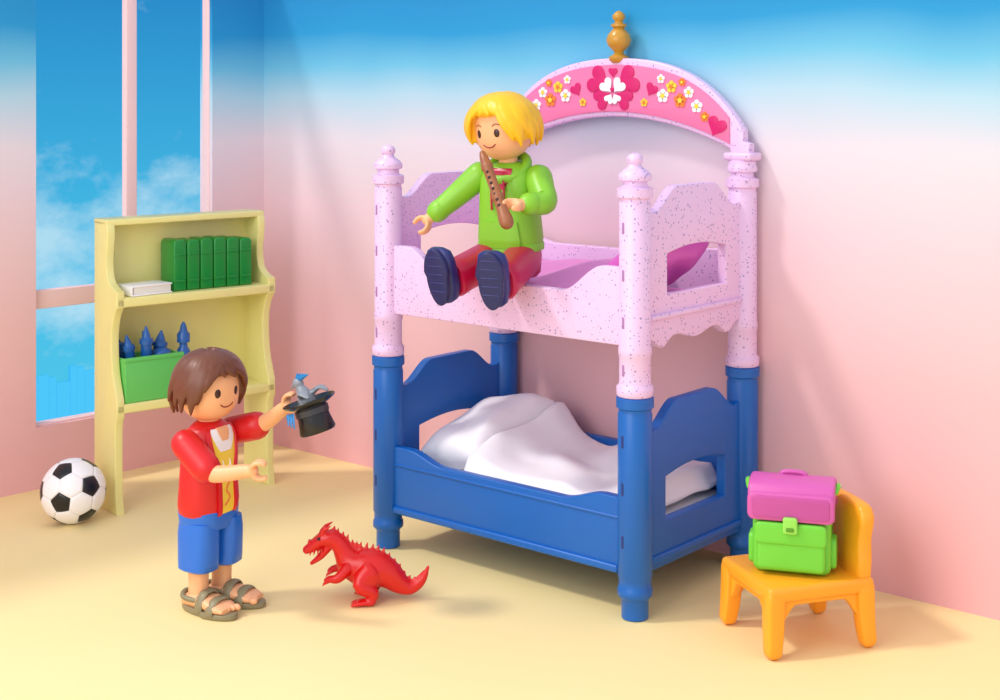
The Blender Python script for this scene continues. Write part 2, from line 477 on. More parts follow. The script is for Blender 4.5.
def pillow(name, c, sx, sy, h, m, rx=0, ry=0, rz=0, seed=0):
    vs = []; fs = []; N = 36
    M = Matrix.Translation(c) @ Matrix.Rotation(rz, 4, 'Z') @ Matrix.Rotation(ry, 4, 'Y') @ Matrix.Rotation(rx, 4, 'X')
    for s in (1, -1):
        b = len(vs)
        for j in range(N+1):
            for i in range(N+1):
                u = -1+2*i/N; v = -1+2*j/N
                k = (max(0, (1-u**4)*(1-v**4)))**.5
                pin = 1-.09*(1-abs(v)**2)*abs(u)**3; pin2 = 1-.09*(1-abs(u)**2)*abs(v)**3
                w = .12*noise.noise(V((u*2+seed, v*2, s)))+.06*math.sin(6*v+3*u+seed)
                vs.append(M @ V((u*sx*pin, v*sy*pin2, s*h*k*(1+w*1.2))))
        for j in range(N):
            for i in range(N):
                a = b+j*(N+1)+i; q = (a, a+1, a+N+2, a+N+1)
                fs.append(q if s > 0 else q[::-1])
    return mk(name, vs, fs, m, sharp=180)
pillow('pillow', (X0+.235, Y0+.405, .47), .185, .315, .095, SHEETW, rx=rad(14), ry=rad(-8), rz=rad(0), seed=1)
def zsheet2(u, v, x, y):
    z = 1.195+.02*noise.noise(V((x*3, y*3, 9)))+.012*math.sin(x*14-y*10)+.05*v+.05*sstep(.6, .85, u)*sstep(.1, .5, v)
    z -= .03*sstep(.08, 0, min(v, 1-v))
    return max(z, 1.17)
cloth('blanket.001', X0+.07, X0+.95, Y0+.035, Y0+.76, zsheet2, SHEETP)
pillow('pillow.001', (X0+1.12, Y0+.42, 1.30), .16, .28, .075, PILLP, ry=rad(-42), seed=3)

# ------------------------------------------------------------ bookshelf
SP = V((-5.462, 3.633, 0)); SR = rad(79.6)
sh = empty('bookshelf', SP, SR)
SW, SDp, SH = .86, .26, 1.385
def sprof():
    P = [(0.0, 0), (SDp, 0), (SDp, SH), (.125, SH), (.11, SH-.02), (.105, SH-.06), (.115, SH-.14)]
    P += cr([(.12, SH-.16), (.12, SH-.22), (.10, SH-.28), (.05, SH-.31), (.0, SH-.325)], 5)
    P += [(0, 1.0)]
    P += cr([(0, .985), (.035, .94), (.06, .86), (.06, .76), (.045, .66), (.015, .58), (0, .54)], 5)
    P += [(0, .46), (.012, .44), (.02, .40), (.02, .10), (.012, .06)]
    return P
for i, xx in enumerate((.02, SW-.02)):
    plate('side_%d' % (i+1), sprof(), .04, SHELF, (lambda X: (lambda u, v, w: (X+w, u, v)))(xx), sh, bev=.005)
box('top_board', (SW/2, .19, SH-.005), (SW+.0, .15, .03), SHELF, sh, bev=.006)
box('shelf_board_1', (SW/2, .13, 1.005), (SW-.002, .26, .045), SHELF, sh, bev=.008)
box('shelf_board_2', (SW/2, .13, .50), (SW-.002, .26, .045), SHELF, sh, bev=.008)
box('back_panel', (SW/2, SDp-.01, .945), (SW-.04, .016, .87), SHELF, sh, bev=.002)
# books
bk = empty('books', SP, SR)
xb = .320; zb = 1.0285
for k in range(6):
    w = .072; h = .243+random.uniform(-.006, .010)
    P = [(xb+.002, 0), (xb+w-.002, 0), (xb+w-.002, h-.018), (xb+w-.008, h-.006), (xb+w-.018, h), (xb+.018, h), (xb+.008, h-.006), (xb+.002, h-.018)]
    plate('book_%d' % k, P, .15, BOOKG, lambda u, v, w_: (u, .13+w_, v+zb), bk, bev=.008)
    for q in (.05, .18):
        box('spine_band_%d' % k, (xb+w/2, .053, zb+q), (w-.016, .008, .012), BOOKG, bk, bev=.003)
    xb += w+.001
wb = empty('white_book', SP, SR)
Mb = Matrix.Translation((.187, .095, 1.0285)) @ Matrix.Rotation(rad(6), 4, 'Z')
box('cover_bottom', (0, 0, .004), (.22, .14, .007), WHITE, wb, M=Mb, bev=.002)
box('pages', (.004, 0, .025), (.205, .128, .036), mat('paper', (235, 232, 225), rough=.7), wb, M=Mb, bev=.002)
box('cover_top', (0, 0, .046), (.22, .14, .007), WHITE, wb, M=Mb, bev=.002)
box('spine', (-.11, 0, .025), (.008, .14, .048), WHITE, wb, M=Mb, bev=.003)
# green box with blue tools
tb = empty('toy_box', SP, SR)
zt = .5235
for nm, c, s in (('front', (.195, .012, .105), (.30, .014, .21)), ('back', (.195, .178, .105), (.30, .014, .21)), ('left', (.052, .095, .105), (.014, .17, .21)), ('right', (.338, .095, .105), (.014, .17, .21)), ('bottom', (.195, .095, .01), (.28, .16, .02)), ('rim', (.195, .010, .205), (.31, .022, .02))):
    box(nm, (c[0], c[1], c[2]+zt), s, BOXG, tb, bev=.005)
def crayon(nm, p, d, L, r, m, par):
    d = V(d).normalized(); p = V(p)
    q = [0, .72*L, .73*L, .80*L, .82*L, .9*L, L]; R = [r, r, r*1.25, r*1.25, r*.85, r*.6, r*.2]
    tube(nm, [p+d*a for a in q], R, m, par, seg=14)
crayon('crayon_1', (.14, .10, zt+.05), (-.22, -.1, 1), .27, .024, TOOL, tb)
crayon('crayon_2', (.19, .08, zt+.05), (-.06, -.1, 1), .30, .026, TOOL, tb)
crayon('crayon_3', (.25, .11, zt+.05), (.12, 0, 1), .26, .030, TOOL, tb)
crayon('crayon_4', (.15, .13, zt+.05), (-.36, .1, 1), .28, .022, TOOL, tb)
crayon('crayon_5', (.27, .13, zt+.05), (-.25, .1, 1), .27, .020, TOOL, tb)
lathe('round_lid', [(.045, 0), (.05, .01), (.045, .03), (.02, .045), (.004, .05)], TOOL, tb, c=(.27, .09, zt+.19))
pb = empty('blue_bottle', SP, SR)
lathe('bottle', [(.028, 0), (.040, .008), (.040, .16), (.034, .20), (.020, .225), (.019, .24), (.032, .245), (.032, .285), (.020, .30), (.013, .33), (.004, .345)], TOOL, pb, c=(.395, .10, zt), seg=24)

# ------------------------------------------------------------ soccer ball
def soccer(name, c, r):
    bm = bmesh.new(); bmesh.ops.create_icosphere(bm, subdivisions=1, radius=1)
    polys = []
    for v in bm.verts:
        nb = [e.other_vert(v) for e in v.link_edges]
        ax = v.co.normalized(); ref = (nb[0].co-ax*nb[0].co.dot(ax)).normalized(); bi = ax.cross(ref)
        nb.sort(key=lambda w: math.atan2((w.co).dot(bi), (w.co).dot(ref)))
        polys.append((0, [v.co+(w.co-v.co)/3 for w in nb]))
    for f in bm.faces:
        L = [v.co for v in f.verts]; Q = []
        for i in range(3):
            a, b = L[i], L[(i+1) % 3]; Q += [a+(b-a)/3, a+(b-a)*2/3]
        polys.append((1, Q))
    bm.free()
    R = Matrix.Rotation(rad(-14), 3, 'X') @ Matrix.Rotation(rad(62), 3, 'Z') @ Matrix.Rotation(rad(20), 3, 'Y')
    vs = []; fs = []; mi = []
    for kind, Q in polys:
        cen = sum(Q, V())/len(Q); E = []
        for i in range(len(Q)):
            for s in range(6): E.append(Q[i].lerp(Q[(i+1) % len(Q)], s/6))
        b = len(vs); ne = len(E)
        for s, k in ((1, .972), (.975, .985), (.94, 1), (.75, 1), (.5, 1), (.25, 1)):
            for e in E: vs.append(R @ ((cen.lerp(e, s)).normalized()*r*k)+V(c))
        for j in range(5):
            for i in range(ne):
                k = (i+1) % ne; fs.append((b+j*ne+i, b+j*ne+k, b+(j+1)*ne+k, b+(j+1)*ne+i)); mi.append(kind)
        fs.append(tuple(b+5*ne+i for i in range(ne))); mi.append(kind)
    me = bpy.data.meshes.new(name); me.from_pydata([tuple(v) for v in vs], [], fs)
    me.materials.append(BLACK); me.materials.append(WHITE)
    for p, k in zip(me.polygons, mi): p.material_index = k; p.use_smooth = True
    bm = bmesh.new(); bm.from_mesh(me); bmesh.ops.recalc_face_normals(bm, faces=bm.faces); bm.to_mesh(me); bm.free()
    o = bpy.data.objects.new(name, me); COL.objects.link(o)
soccer('soccer_ball', (-5.535, 3.445, .1475), .149)

# ------------------------------------------------------------ figures
HA, HB, HC, HN = .113, .106, .124, 2.35
def hr(d):
    return 1/((abs(d.x)/HA)**HN+(abs(d.y)/HB)**HN+(abs(d.z)/HC)**HN)**(1/HN)
def hdir(az, pol):
    return V((math.sin(pol)*math.sin(az), -math.sin(pol)*math.cos(az), math.cos(pol)))
def head(par, M, hairm, style, brow=None):
    vs = []; fs = []; S = 48; N = 32
    for j in range(N+1):
        pol = math.pi*j/N if 0 < j < N else (0.001 if j == 0 else math.pi-.001)
        for i in range(S):
            d = hdir(2*math.pi*i/S, pol); vs.append(d*hr(d))
    for j in range(N):
        for i in range(S):
            k = (i+1) % S; fs.append((j*S+i, j*S+k, (j+1)*S+k, (j+1)*S+i))
    mk('head', vs, fs, SKIN, par, M, 180)
    def patch(nm, az0, el0, ra, re, m, lift=.012):
        vs = [None]; fs = []
        def p(a, e, k): d = hdir(rad(a), rad(90-e)); return d*(hr(d)*1.004+lift*.25*k)
        vs[0] = p(az0, el0, 1)
        for q in range(1, 6):
            for i in range(24):
                t = 2*math.pi*i/24; rr_ = q/5
                vs.append(p(az0+ra*rr_*math.cos(t), el0+re*rr_*math.sin(t), 1-rr_*rr_))
        for i in range(24): fs.append((0, 1+i, 1+(i+1) % 24))
        for q in range(4):
            for i in range(24):
                k = (i+1) % 24; fs.append((1+q*24+i, 1+q*24+k, 1+(q+1)*24+k, 1+(q+1)*24+i))
        mk(nm, vs, fs, m, par, M, 180)
    def line(nm, pts, r, m):
        P = []
        for a, e in cr(pts, 6):
            d = hdir(rad(a), rad(90-e)); P.append(d*(hr(d)*1.003))
        tube(nm, P, [r]*len(P), m, par, M, seg=8)
    for s in (-1, 1):
        patch('eye_%d' % (s+2), s*25, -1, 6.5, 9, EYE)
        if brow: line('eyebrow_%d' % (s+2), [(s*16, 15), (s*25, 18), (s*33, 15)], .0025, brow)
    line('smile', [(-17, -25), (-9, -30), (0, -31.5), (9, -30), (17, -25)], .0028, MOUTH)
    # hair: closed cap + sculpted locks, fused
    vs = [V((0, 0, HC*1.17))]; fs = []; S = 144; N = 30
    def limf(A, azd):
        if style == 'boy': return 58+(108-58)*sstep(40, 62, A)+12*sstep(100, 150, A)
        return 56+(108-56)*sstep(40, 58, A)+10*sstep(110, 160, A)
    def thf(A, t):
        if style == 'boy': return .15+.04*sstep(.1, .6, t)*sstep(70, 180, A)
        return .18+.13*sstep(.3, .65, t)*sstep(40, 80, A)-.06*sstep(.75, 1, t)*sstep(40, 80, A)
    for j in range(1, N+1):
        t = j/N
        for i in range(S):
            az = 2*math.pi*i/S; azd = math.degrees(az)
            if azd > 180: azd -= 360
            A = abs(azd)
            g = .022*math.sin(az*15+3*t+2*math.sin(az*3))*sstep(.12, .5, t)
            d = hdir(az, rad(limf(A, azd))*t); vs.append(d*hr(d)*(1+thf(A, t)+g))
    ring = len(vs)-S
    for i in range(S):
        d = vs[ring+i].normalized(); vs.append(d*hr(d)*.92)
    vs.append(V((0, 0, 0))); last = len(vs)-1
    for i in range(S): fs.append((0, 1+i, 1+(i+1) % S))
    for j in range(N):
        for i in range(S):
            k = (i+1) % S; fs.append((1+j*S+i, 1+j*S+k, 1+(j+1)*S+k, 1+(j+1)*S+i))
    for i in range(S): fs.append((1+N*S+i, 1+N*S+(i+1) % S, last))
    parts = [mk('cap', vs, fs, hairm, None, M, 60)]
    rnd = random.Random(11 if style == 'boy' else 5)
    azs = list(range(-170, 190, 20))
    for layer in (0, 1):
        for a0 in azs:
            a1 = a0+layer*10+rnd.uniform(-4, 4)
            aa = ((a1+180) % 360)-180; A = abs(aa)
            if style == 'boy':
                end = limf(A, aa)+rnd.uniform(2, 13)-(14 if layer else 0); swirl = 30*(1 if aa > -30 else -.6)
                flare = .04+.13*sstep(50, 120, A)*rnd.random(); wd = .026
            else:
                end = limf(A, aa)+rnd.uniform(0, 8)-(12 if layer else 0); swirl = 20*(1 if aa > 8 else -1)
                flare = .0+.12*sstep(50, 100, A)*rnd.random(); wd = .030
            P = []; R = []
            K = 7
            for q in range(K):
                t = q/(K-1); pol = rad(14+(end-14)*t); az = rad(aa-swirl*(1-t))
                d = hdir(az, pol); P.append(d*hr(d)*(1+thf(A, t)+.022+flare*t**3))
                w = wd*(.55+.6*math.sin(math.pi*min(1, t*.85+.1)))*(1 if t < .8 else (.25 if t > .95 else .75))
                R.append((.012*(1 if t < .9 else .5), w))
            parts.append(tube('l', P, R, hairm, None, M, seg=12, up=(0.01, 0, 1), k=3))
    fuse('hair', parts, .0034, hairm, par, 2)

def hand(nm, w, d, up, par, opening=0):
    """C-shaped toy hand: w wrist, d forearm direction, up = normal of the C plane"""
    w, d = V(w), V(d).normalized(); up = V(up); up = (up-d*up.dot(d)).normalized(); s = d.cross(up)
    a = tube('palm', [w-d*.03, w+d*.005, w+d*.022], [(.026, .026), (.025, .025), (.022, .025)], SKIN, None, seg=20)
    R = .033; c = w+d*(.022+R)
    P = []; Q = []
    for k in range(15):
        t = rad(180-k*9.6); P.append(c+d*R*math.cos(t)+s*R*math.sin(t)); Q.append((.026-.010*(k/14)**2, .0105-.002*(k/14)))
    P2 = []; Q2 = []
    for k in range(13):
        t = rad(180+k*9.6); P2.append(c+d*R*math.cos(t)+s*R*math.sin(t)); Q2.append((.024-.012*(k/12), .011-.002*(k/12)))
    b = tube('fingers', P, Q, SKIN, None, seg=16, up=up, n=2.6)
    e = tube('thumb', P2, Q2, SKIN, None, seg=16, up=up, n=2.4)
    fuse(nm, [a, b, e], .0035, SKIN, par, 4)

def arm(i, S, E, W, sleeve, par, long=False, up=(0, 0, 1)):
    S, E, W = V(S), V(E), V(W)
    d = (W-E).normalized()
    tube('forearm_%d' % i, [S, E, W-d*.01], [.036, .034, .026], SKIN, par, seg=20, k=6)
    if long:
        C = W-d*.045
        tube('sleeve_%d' % i, [S+(S-E)*.05, S.lerp(E, .4), E, C], [(.058, .058), (.055, .055), (.050, .050), (.043, .043)], sleeve, par, seg=24, k=6)
        tube('cuff_%d' % i, [C-d*.008, C+d*.012], [.046, .046], sleeve, par, seg=24)
    else:
        C = S.lerp(E, .86)
        tube('sleeve_%d' % i, [S+(S-E)*.05, S.lerp(E, .45), C], [.055, .056, .056], sleeve, par, seg=24, k=6)
    hand('hand_%d' % i, W, d, up, par)

def torso_rad(z, secs):
    for a, b in zip(secs, secs[1:]):
        if a[0] <= z <= b[0]:
            t = (z-a[0])/(b[0]-a[0]); return [a[k]+(b[k]-a[k])*t for k in (1, 2)]
    return secs[-1][1:3]
def tpatch(nm, edge, z0, z1, secs, m, par, M, n=2.6, lift=.004, cy=0):
    vs = []; fs = []; NZ = 24; NP = 16
    for L in (lift, -.004):
        for j in range(NZ+1):
            z = z0+(z1-z0)*j/NZ; rx, ry = torso_rad(z, secs); a, b = edge(z)
            for i in range(NP+1):
                t = rad(-90+a+(b-a)*i/NP)
                vs.append((( rx+L)*sgnp(math.cos(t), 2/n), (ry+L)*sgnp(math.sin(t), 2/n)+cy, z))
    q = (NZ+1)*(NP+1)
    for o in (0, q):
        for j in range(NZ):
            for i in range(NP):
                a = o+j*(NP+1)+i; fs.append((a, a+1, a+NP+2, a+NP+1))
    B = []
    for i in range(NP): B.append((i, i+1))
    for j in range(NZ): B.append((j*(NP+1)+NP, (j+1)*(NP+1)+NP))
    for i in range(NP, 0, -1): B.append((NZ*(NP+1)+i, NZ*(NP+1)+i-1))
    for j in range(NZ, 0, -1): B.append((j*(NP+1), (j-1)*(NP+1)))
    for a, b in B: fs.append((a, b, b+q, a+q))
    mk(nm, vs, fs, m, par, M, 50)

TS = [(-.01, .118, .085), (.0, .124, .092), (.03, .128, .095), (.12, .122, .090), (.22, .116, .084), (.28, .108, .078), (.315, .092, .068), (.335, .066, .052), (.345, .044, .04)]
TG_S = [(z, a*1.08, b*1.04) for z, a, b in TS]

# ---- boy
BR = rad(102); BP = V((-4.195, 3.183, 0))
boy = empty('boy_figurine', BP, BR)
TB = Matrix.Translation((0, 0, .380))
zl('shirt', TS, RED, boy, TB)
lathe('neck', [(.04, .70), (.04, .76)], SKIN, boy, seg=24)
tpatch('inner_shirt', lambda z: (-13-26*max(0, (z-.14)/.18), 13+26*max(0, (z-.14)/.18)), -.005, .318, TS, YEL, boy, TB, lift=.003)
tpatch('white_collar', lambda z: (-10-330*(z-.235), 10+330*(z-.235)), .235, .322, TS, WHITE, boy, TB, lift=.0038)
tpatch('neckline', lambda z: (-5-230*(z-.275), 5+230*(z-.275)), .275, .325, TS, SKIN, boy, TB, lift=.0055)
for s in (-1, 1):
    tpatch('lapel_%d' % (s+2), (lambda s: (lambda z: tuple(sorted((s*(11+26*max(0, (z-.14)/.18)), s*(19+32*max(0, (z-.14)/.18)))))))(s), -.008, .325, TS, RED, boy, TB, lift=.010)
for s in (-1, 1):
    tube('print_leaf_%d' % (s+2), [(s*.004, -torso_rad(.12, TS)[1]-.002, .380+.13), (s*.018, -torso_rad(.17, TS)[1]-.001, .380+.17), (s*.020, -torso_rad(.2, TS)[1]-.0005, .380+.20)], [(.004, .006), (.004, .009), (.003, .003)], WHITE, boy, seg=10, k=3)
tube('print_swirl', [(-.016, -torso_rad(.03, TS)[1]-.002, .41), (.010, -torso_rad(.06, TS)[1]-.002, .435), (-.008, -torso_rad(.09, TS)[1]-.002, .465), (.008, -torso_rad(.11, TS)[1]-.002, .49)], [.005]*4, ORG, boy, seg=8, k=4)
zl('shorts_hips', [(.315, .104, .084), (.34, .114, .09), (.385, .120, .092), (.40, .114, .088)], SHORTS, boy, n=3)
def boyleg(i, s, dy):
    M = Matrix.Translation((s*.060, dy, 0)) @ Matrix.Rotation(rad(s*6), 4, 'Z')
    zl('shorts_leg_%d' % i, [(.345, .054, .078), (.30, .058, .083), (.20, .060, .080), (.165, .061, .077), (.158, .052, .068)], SHORTS, boy, M, n=3)
    zl('leg_%d' % i, [(.17, .036, .040), (.10, .034, .038), (.05, .035, .041), (.02, .036, .046)], SKIN, boy, M, n=2.4)
    M = M @ Matrix.Diagonal((1.1, 1.18, 1.05, 1))
    R = [((0, .055, .032), (.028, 0, 0), (0, 0, .012), 2.4), ((0, .045, .036), (.036, 0, 0), (0, 0, .022), 2.4), ((0, 0, .045), (.042, 0, 0), (0, 0, .030), 2.4),
         ((0, -.06, .042), (.047, 0, 0), (0, 0, .026), 2.4), ((0, -.115, .035), (.050, 0, 0), (0, 0, .018), 2.4), ((0, -.14, .03), (.038, 0, 0), (0, 0, .010), 2.4)]
    loft('foot_%d' % i, R, SKIN, boy, M)
    for q in range(5):
        ellip('toe_%d%d' % (i, q), (s*(-.034+.017*q), -.142+.007*q, .032), (.0095 if q else .012, .016, .012), SKIN, boy, M)
    sole = [(.058*math.cos(t)*(1.0 if math.sin(t) < 0 else .86), -.05+.118*math.sin(t)) for t in [2*math.pi*k/36 for k in range(36)]]
    plate('sandal_sole_%d' % i, sole, .022, SAND, lambda u, v, w: (u, v, w+.0112), boy, bev=.006, M=M)
    def strap(nm, y, h, w):
        P = [(-w*1.02, y, .018), (-w*.95, y, h*.6), (-w*.5, y, h), (0, y, h*1.06), (w*.5, y, h), (w*.95, y, h*.6), (w*1.02, y, .018)]
        tube(nm, P, [(.006, .017)]*7, SAND, boy, M, seg=12, up=(0, 0, 1), k=4)
    strap('strap_a_%d' % i, -.095, .060, .050)
    strap('strap_b_%d' % i, -.045, .075, .048)
    tube('strap_c_%d' % i, [(-.038, -.02, .05), (-.042, .03, .055), (0, .058, .06), (.042, .03, .055), (.038, -.02, .05), (.0, -.045, .075), (-.038, -.02, .05)], [.009]*7, SAND, boy, M, seg=10, k=5)
boyleg(1, -1, .0); boyleg(2, 1, -.015)
HB_ = Matrix.Translation((0, -.003, .850)) @ Matrix.Rotation(rad(-8), 4, 'Z') @ Matrix.Rotation(rad(1), 4, 'X')
head(boy, HB_, BROWN, 'boy')
arm(1, (-.135, -.005, .655), (-.150, -.13, .570), (-.125, -.29, .590), RED, boy, up=(1, 0, .2))
HW = V((.110, -.285, .780))
arm(2, (.135, -.005, .655), (.145, -.14, .69), HW, RED, boy, up=(1, 0, 0.1))
# magic hat in the far hand
d_ = (HW-V((.145, -.14, .69))).normalized()
rim_local = HW + d_*.055 + V((-.01, -.092, .0))
RB = Matrix.Rotation(BR, 4, 'Z')
hp = BP + (RB @ rim_local)
hat = empty('magic_hat', (hp.x, hp.y, hp.z))
MH = Matrix.Rotation(rad(-16), 4, 'Y') @ Matrix.Rotation(rad(8), 4, 'X')
lathe('hat', [(.004, -.105), (.066, -.105), (.071, -.098), (.062, -.05), (.060, -.004), (.075, .0), (.098, .012), (.104, .020), (.101, .024), (.088, .014), (.070, .008), (.054, .004), (.056, -.05), (.060, -.09), (.004, -.092)], BLACK, hat, MH, seg=48)
lathe('hat_band', [(.0615, -.035), (.0655, -.033), (.0655, -.010), (.0625, -.008)], mat('hat_band_grey', (52, 52, 60)), hat, MH)
brd = empty('toy_bird', (hp.x, hp.y, hp.z))
parts = []
MBd = MH
parts.append(tube('b', [(-.0, 0, -.04), (-.012, 0, .02), (-.02, 0, .055), (-.028, 0, .075)], [.030, .034, .026, .018], GREY, None, MBd, k=5))
parts.append(ellip('h', (-.032, 0, .092), (.024, .02, .022), GREY, None, MBd))
parts.append(tube('k', [(-.05, -.002, .09), (-.072, -.004, .078)], [.010, .003], GREY, None, MBd))
for s in (-1, 1):
    parts.append(tube('w', [(0, s*.02, .04), (.03, s*.045, .055), (.06, s*.052, .035)], [(.012, .02), (.008, .022), (.004, .008)], GREY, None, MBd, k=4))
fuse('body', parts, .003, GREY, brd, 2)
for k in range(5):
    tube('crest_%d' % k, [(-.03+.006*k, 0, .108), (-.02+.014*k, 0, .128-.003*k)], [.009, .003], CYAN, brd, MBd, seg=8)
for k in range(3):
    tube('hat_feather_%d' % k, [(-.05+.014*k, -.078, -.01), (-.046+.014*k, -.092, -.045-.008*k)], [(.010, .004), (.003, .002)], CYAN, hat, MBd, seg=8)

# ---- girl
GP = (-3.515, 4.215, 0); GR = rad(11)
girl = empty('girl_figurine', GP, GR)
HZ = 1.375
TG = Matrix.Translation((0, .0, HZ)) @ Matrix.Rotation(rad(4), 4, 'X')
zl('hoodie', TG_S, LIME, girl, TG)
zl('hoodie_hem', [(-.022, .132, .096), (-.018, .140, .102), (.008, .140, .102), (.014, .134, .097)], LIME, girl, TG)
lathe('neck', [(.04, .32), (.04, .40)], SKIN, girl, TG, seg=24)
tube('hood_collar', [(.082*math.sin(t), -.070*math.cos(t)-.003, .322-.034*math.cos(t)*1.3) for t in [2*math.pi*k/24 for k in range(25)]], [.022]*25, LIME, girl, TG, seg=12)
tpatch('undershirt', lambda z: (-6-260*(z-.24), 6+260*(z-.24)), .24, .325, TG_S, CRIM, girl, TG, lift=.0045)
tpatch('pocket', lambda z: (-34+60*max(0, z-.03), 34-60*max(0, z-.03)), .0, .11, TG_S, LIME, girl, TG, lift=.009)
for s in (-1, 1):
    tube('drawstring_%d' % (s+2), [(s*.026, -.092, .275), (s*.03, -.098, .23), (s*.028, -.102, .16)], [.005]*3, CRIM, girl, TG, seg=8)
tube('zip', [(0, -torso_rad(z, TG_S)[1]-.002, z) for z in (.25, .2, .15, .12)], [.003]*4, LIMED, girl, TG, seg=8)
zl('hips', [(1.243, .105, .080), (1.262, .120, .095), (1.33, .126, .095), (1.385, .120, .088)], CRIM, girl, n=3)
def girlleg(i, s):
    M = Matrix.Translation((s*.068, -.0, 1.325)) @ Matrix.Rotation(rad(s*8), 4, 'Z') @ Matrix.Rotation(rad(-77), 4, 'X')
    zl('trouser_%d' % i, [(.06, .04, .05), (.045, .055, .066), (.0, .064, .074), (-.12, .066, .072), (-.24, .067, .071), (-.30, .072, .074), (-.312, .063, .066)], CRIM, girl, M, n=2.8)
    R = [((0, .078, -.352), (.028, 0, 0), (0, 0, .020), 2.6), ((0, .066, -.345), (.044, 0, 0), (0, 0, .036), 2.6), ((0, .02, -.335), (.053, 0, 0), (0, 0, .045), 2.6), ((0, -.04, -.343), (.058, 0, 0), (0, 0, .040), 2.6),
         ((0, -.10, -.352), (.063, 0, 0), (0, 0, .032), 2.6), ((0, -.135, -.357), (.055, 0, 0), (0, 0, .025), 2.6), ((0, -.150, -.362), (.032, 0, 0), (0, 0, .014), 2.6)]
    loft('shoe_%d' % i, R, NAVY, girl, M)
    sole = [(.062*math.cos(t)*(1.0 if math.sin(t) < 0 else .84), -.036+.118*math.sin(t)) for t in [2*math.pi*k/36 for k in range(36)]]
    plate('sole_%d' % i, sole, .024, NAVYD, lambda u, v, w: (u, v, w-.386), girl, bev=.005, M=M)
    for q in range(5):
        yy = -.12+.035*q
        tube('tread_%d%d' % (i, q), [(-.034, yy, -.3975), (.034, yy, -.3975)], [.0025, .0025], NAVY, girl, M, seg=8)
girlleg(1, -1); girlleg(2, 1)
HG = Matrix.Translation((-.012, -.045, 1.852)) @ Matrix.Rotation(rad(-10), 4, 'Z') @ Matrix.Rotation(rad(7), 4, 'X') @ Matrix.Rotation(rad(-4), 4, 'Y')
head(girl, HG, BLOND, 'girl', brow=WOOD)
arm(1, (-.142, -.02, 1.655), (-.225, -.06, 1.575), (-.315, -.120, 1.485), LIME, girl, long=True, up=(.2, 1, 0))
arm(2, (.142, -.02, 1.65), (.210, -.10, 1.565), (.165, -.205, 1.56), LIME, girl, long=True, up=(.3, .2, 1))
fl = empty('recorder_flute', GP, GR)
p0, p1 = V((-.035, -.176, 1.757)), V((.155, -.300, 1.475))
D = (p1-p0); Ld = D.length; D.normalize()
tube('body', [p0+D*a for a in (0, .02, .05, .055, .075, .08, .20, .205, .225, .23, .27, .32, .335)], [.013, .018, .021, .025, .025, .021, .021, .025, .025, .021, .022, .029, .029], WOOD, fl, seg=20)
side = D.cross(V((1, 0, 0))).normalized()
if side.y > 0: side = -side
for k in range(7):
    c = p0+D*(.10+.027*k)+side*.0195
    ellip('hole_%d' % k, c, (.007, .007, .007), DARK, fl)

# ------------------------------------------------------------ red toy dragon (local +X = forward)
dr = empty('toy_dragon', (-3.782, 3.612, 0), rad(40.3+180), .96)
parts = []
def dtube(P, R, k=5, **kw): parts.append(tube('d', P, R, DRED, None, k=k, **kw))
dtube([(.225, 0, .205), (.20, 0, .220), (.160, 0, .248), (.125, 0, .250), (.092, 0, .228), (.070, 0, .19), (.045, 0, .155), (.0, 0, .135), (-.06, 0, .125), (-.11, 0, .105), (-.16, 0, .065), (-.205, 0, .05), (-.25, 0, .08), (-.275, 0, .135)],
      [(.018, .022), (.024, .028), (.030, .038), (.038, .040), (.036, .036), (.044, .040), (.062, .054), (.076, .068), (.076, .070), (.060, .056), (.042, .040), (.028, .026), (.018, .016), (.006, .006)], seg=24)
dtube([(.14, 0, .212), (.17, 0, .177), (.205, 0, .150)], [(.018, .028), (.014, .023), (.008, .013)])
for s in (-1, 1):
    dtube([(-.045, s*.050, .12), (-.01, s*.072, .085), (-.055, s*.072, .05), (-.04, s*.072, .02)], [(.056, .038), (.044, .034), (.026, .024), (.024, .022)], seg=16)
    dtube([(-.050, s*.072, .0175), (.0, s*.074, .0145)], [(.016, .028), (.013, .030)], k=0)
    for q in (-1, 0, 1): dtube([(.0, s*.074+q*.019, .014), (.034, s*.076+q*.026, .008)], [.011, .004], k=0)
    dtube([(.055, s*.045, .14), (.090, s*.070, .11), (.122, s*.064, .105), (.135, s*.06, .098)], [.026, .020, .015, .014], k=4)
    for q in (-1, 0, 1): dtube([(.130, s*.06+q*.009, .098), (.154, s*.056+q*.016, .080)], [.008, .003], k=0)
    dtube([(.165, s*.020, .273), (.150, s*.026, .295), (.122, s*.030, .311)], [.012, .009, .003], k=0)
    dtube([(.210, s*.011, .230), (.217, s*.011, .242)], [.009, .005], k=0)
sp = cr([(.12, 0, .283), (.083, 0, .260), (.045, 0, .218), (.01, 0, .207), (-.04, 0, .200), (-.085, 0, .185), (-.13, 0, .140), (-.17, 0, .097), (-.21, 0, .074), (-.245, 0, .098)], 2)
for i, p in enumerate(sp[::1]):
    L = .030 if 2 < i < 14 else .020
    dtube([V(p)+V((0, 0, -.012)), V(p)+V((-.010, 0, L))], [(.016, .008), (.003, .003)], k=0, up=(1, 0, 0))
fuse('body', parts, .0045, DRED, dr, 2)
for s in (-1, 1): ellip('eye_%d' % (s+2), (.172, s*.034, .259), (.007, .005, .007), BLACK, dr)
for s in (-1, 1):
    for k in range(4):
        tube('tooth_%d%d' % (s+2, k), [(.160+.016*k, s*(.024-.002*k), .212-.003*k), (.162+.016*k, s*(.023-.002*k), .195-.003*k)], [.005, .0015], DRED, dr, seg=6)

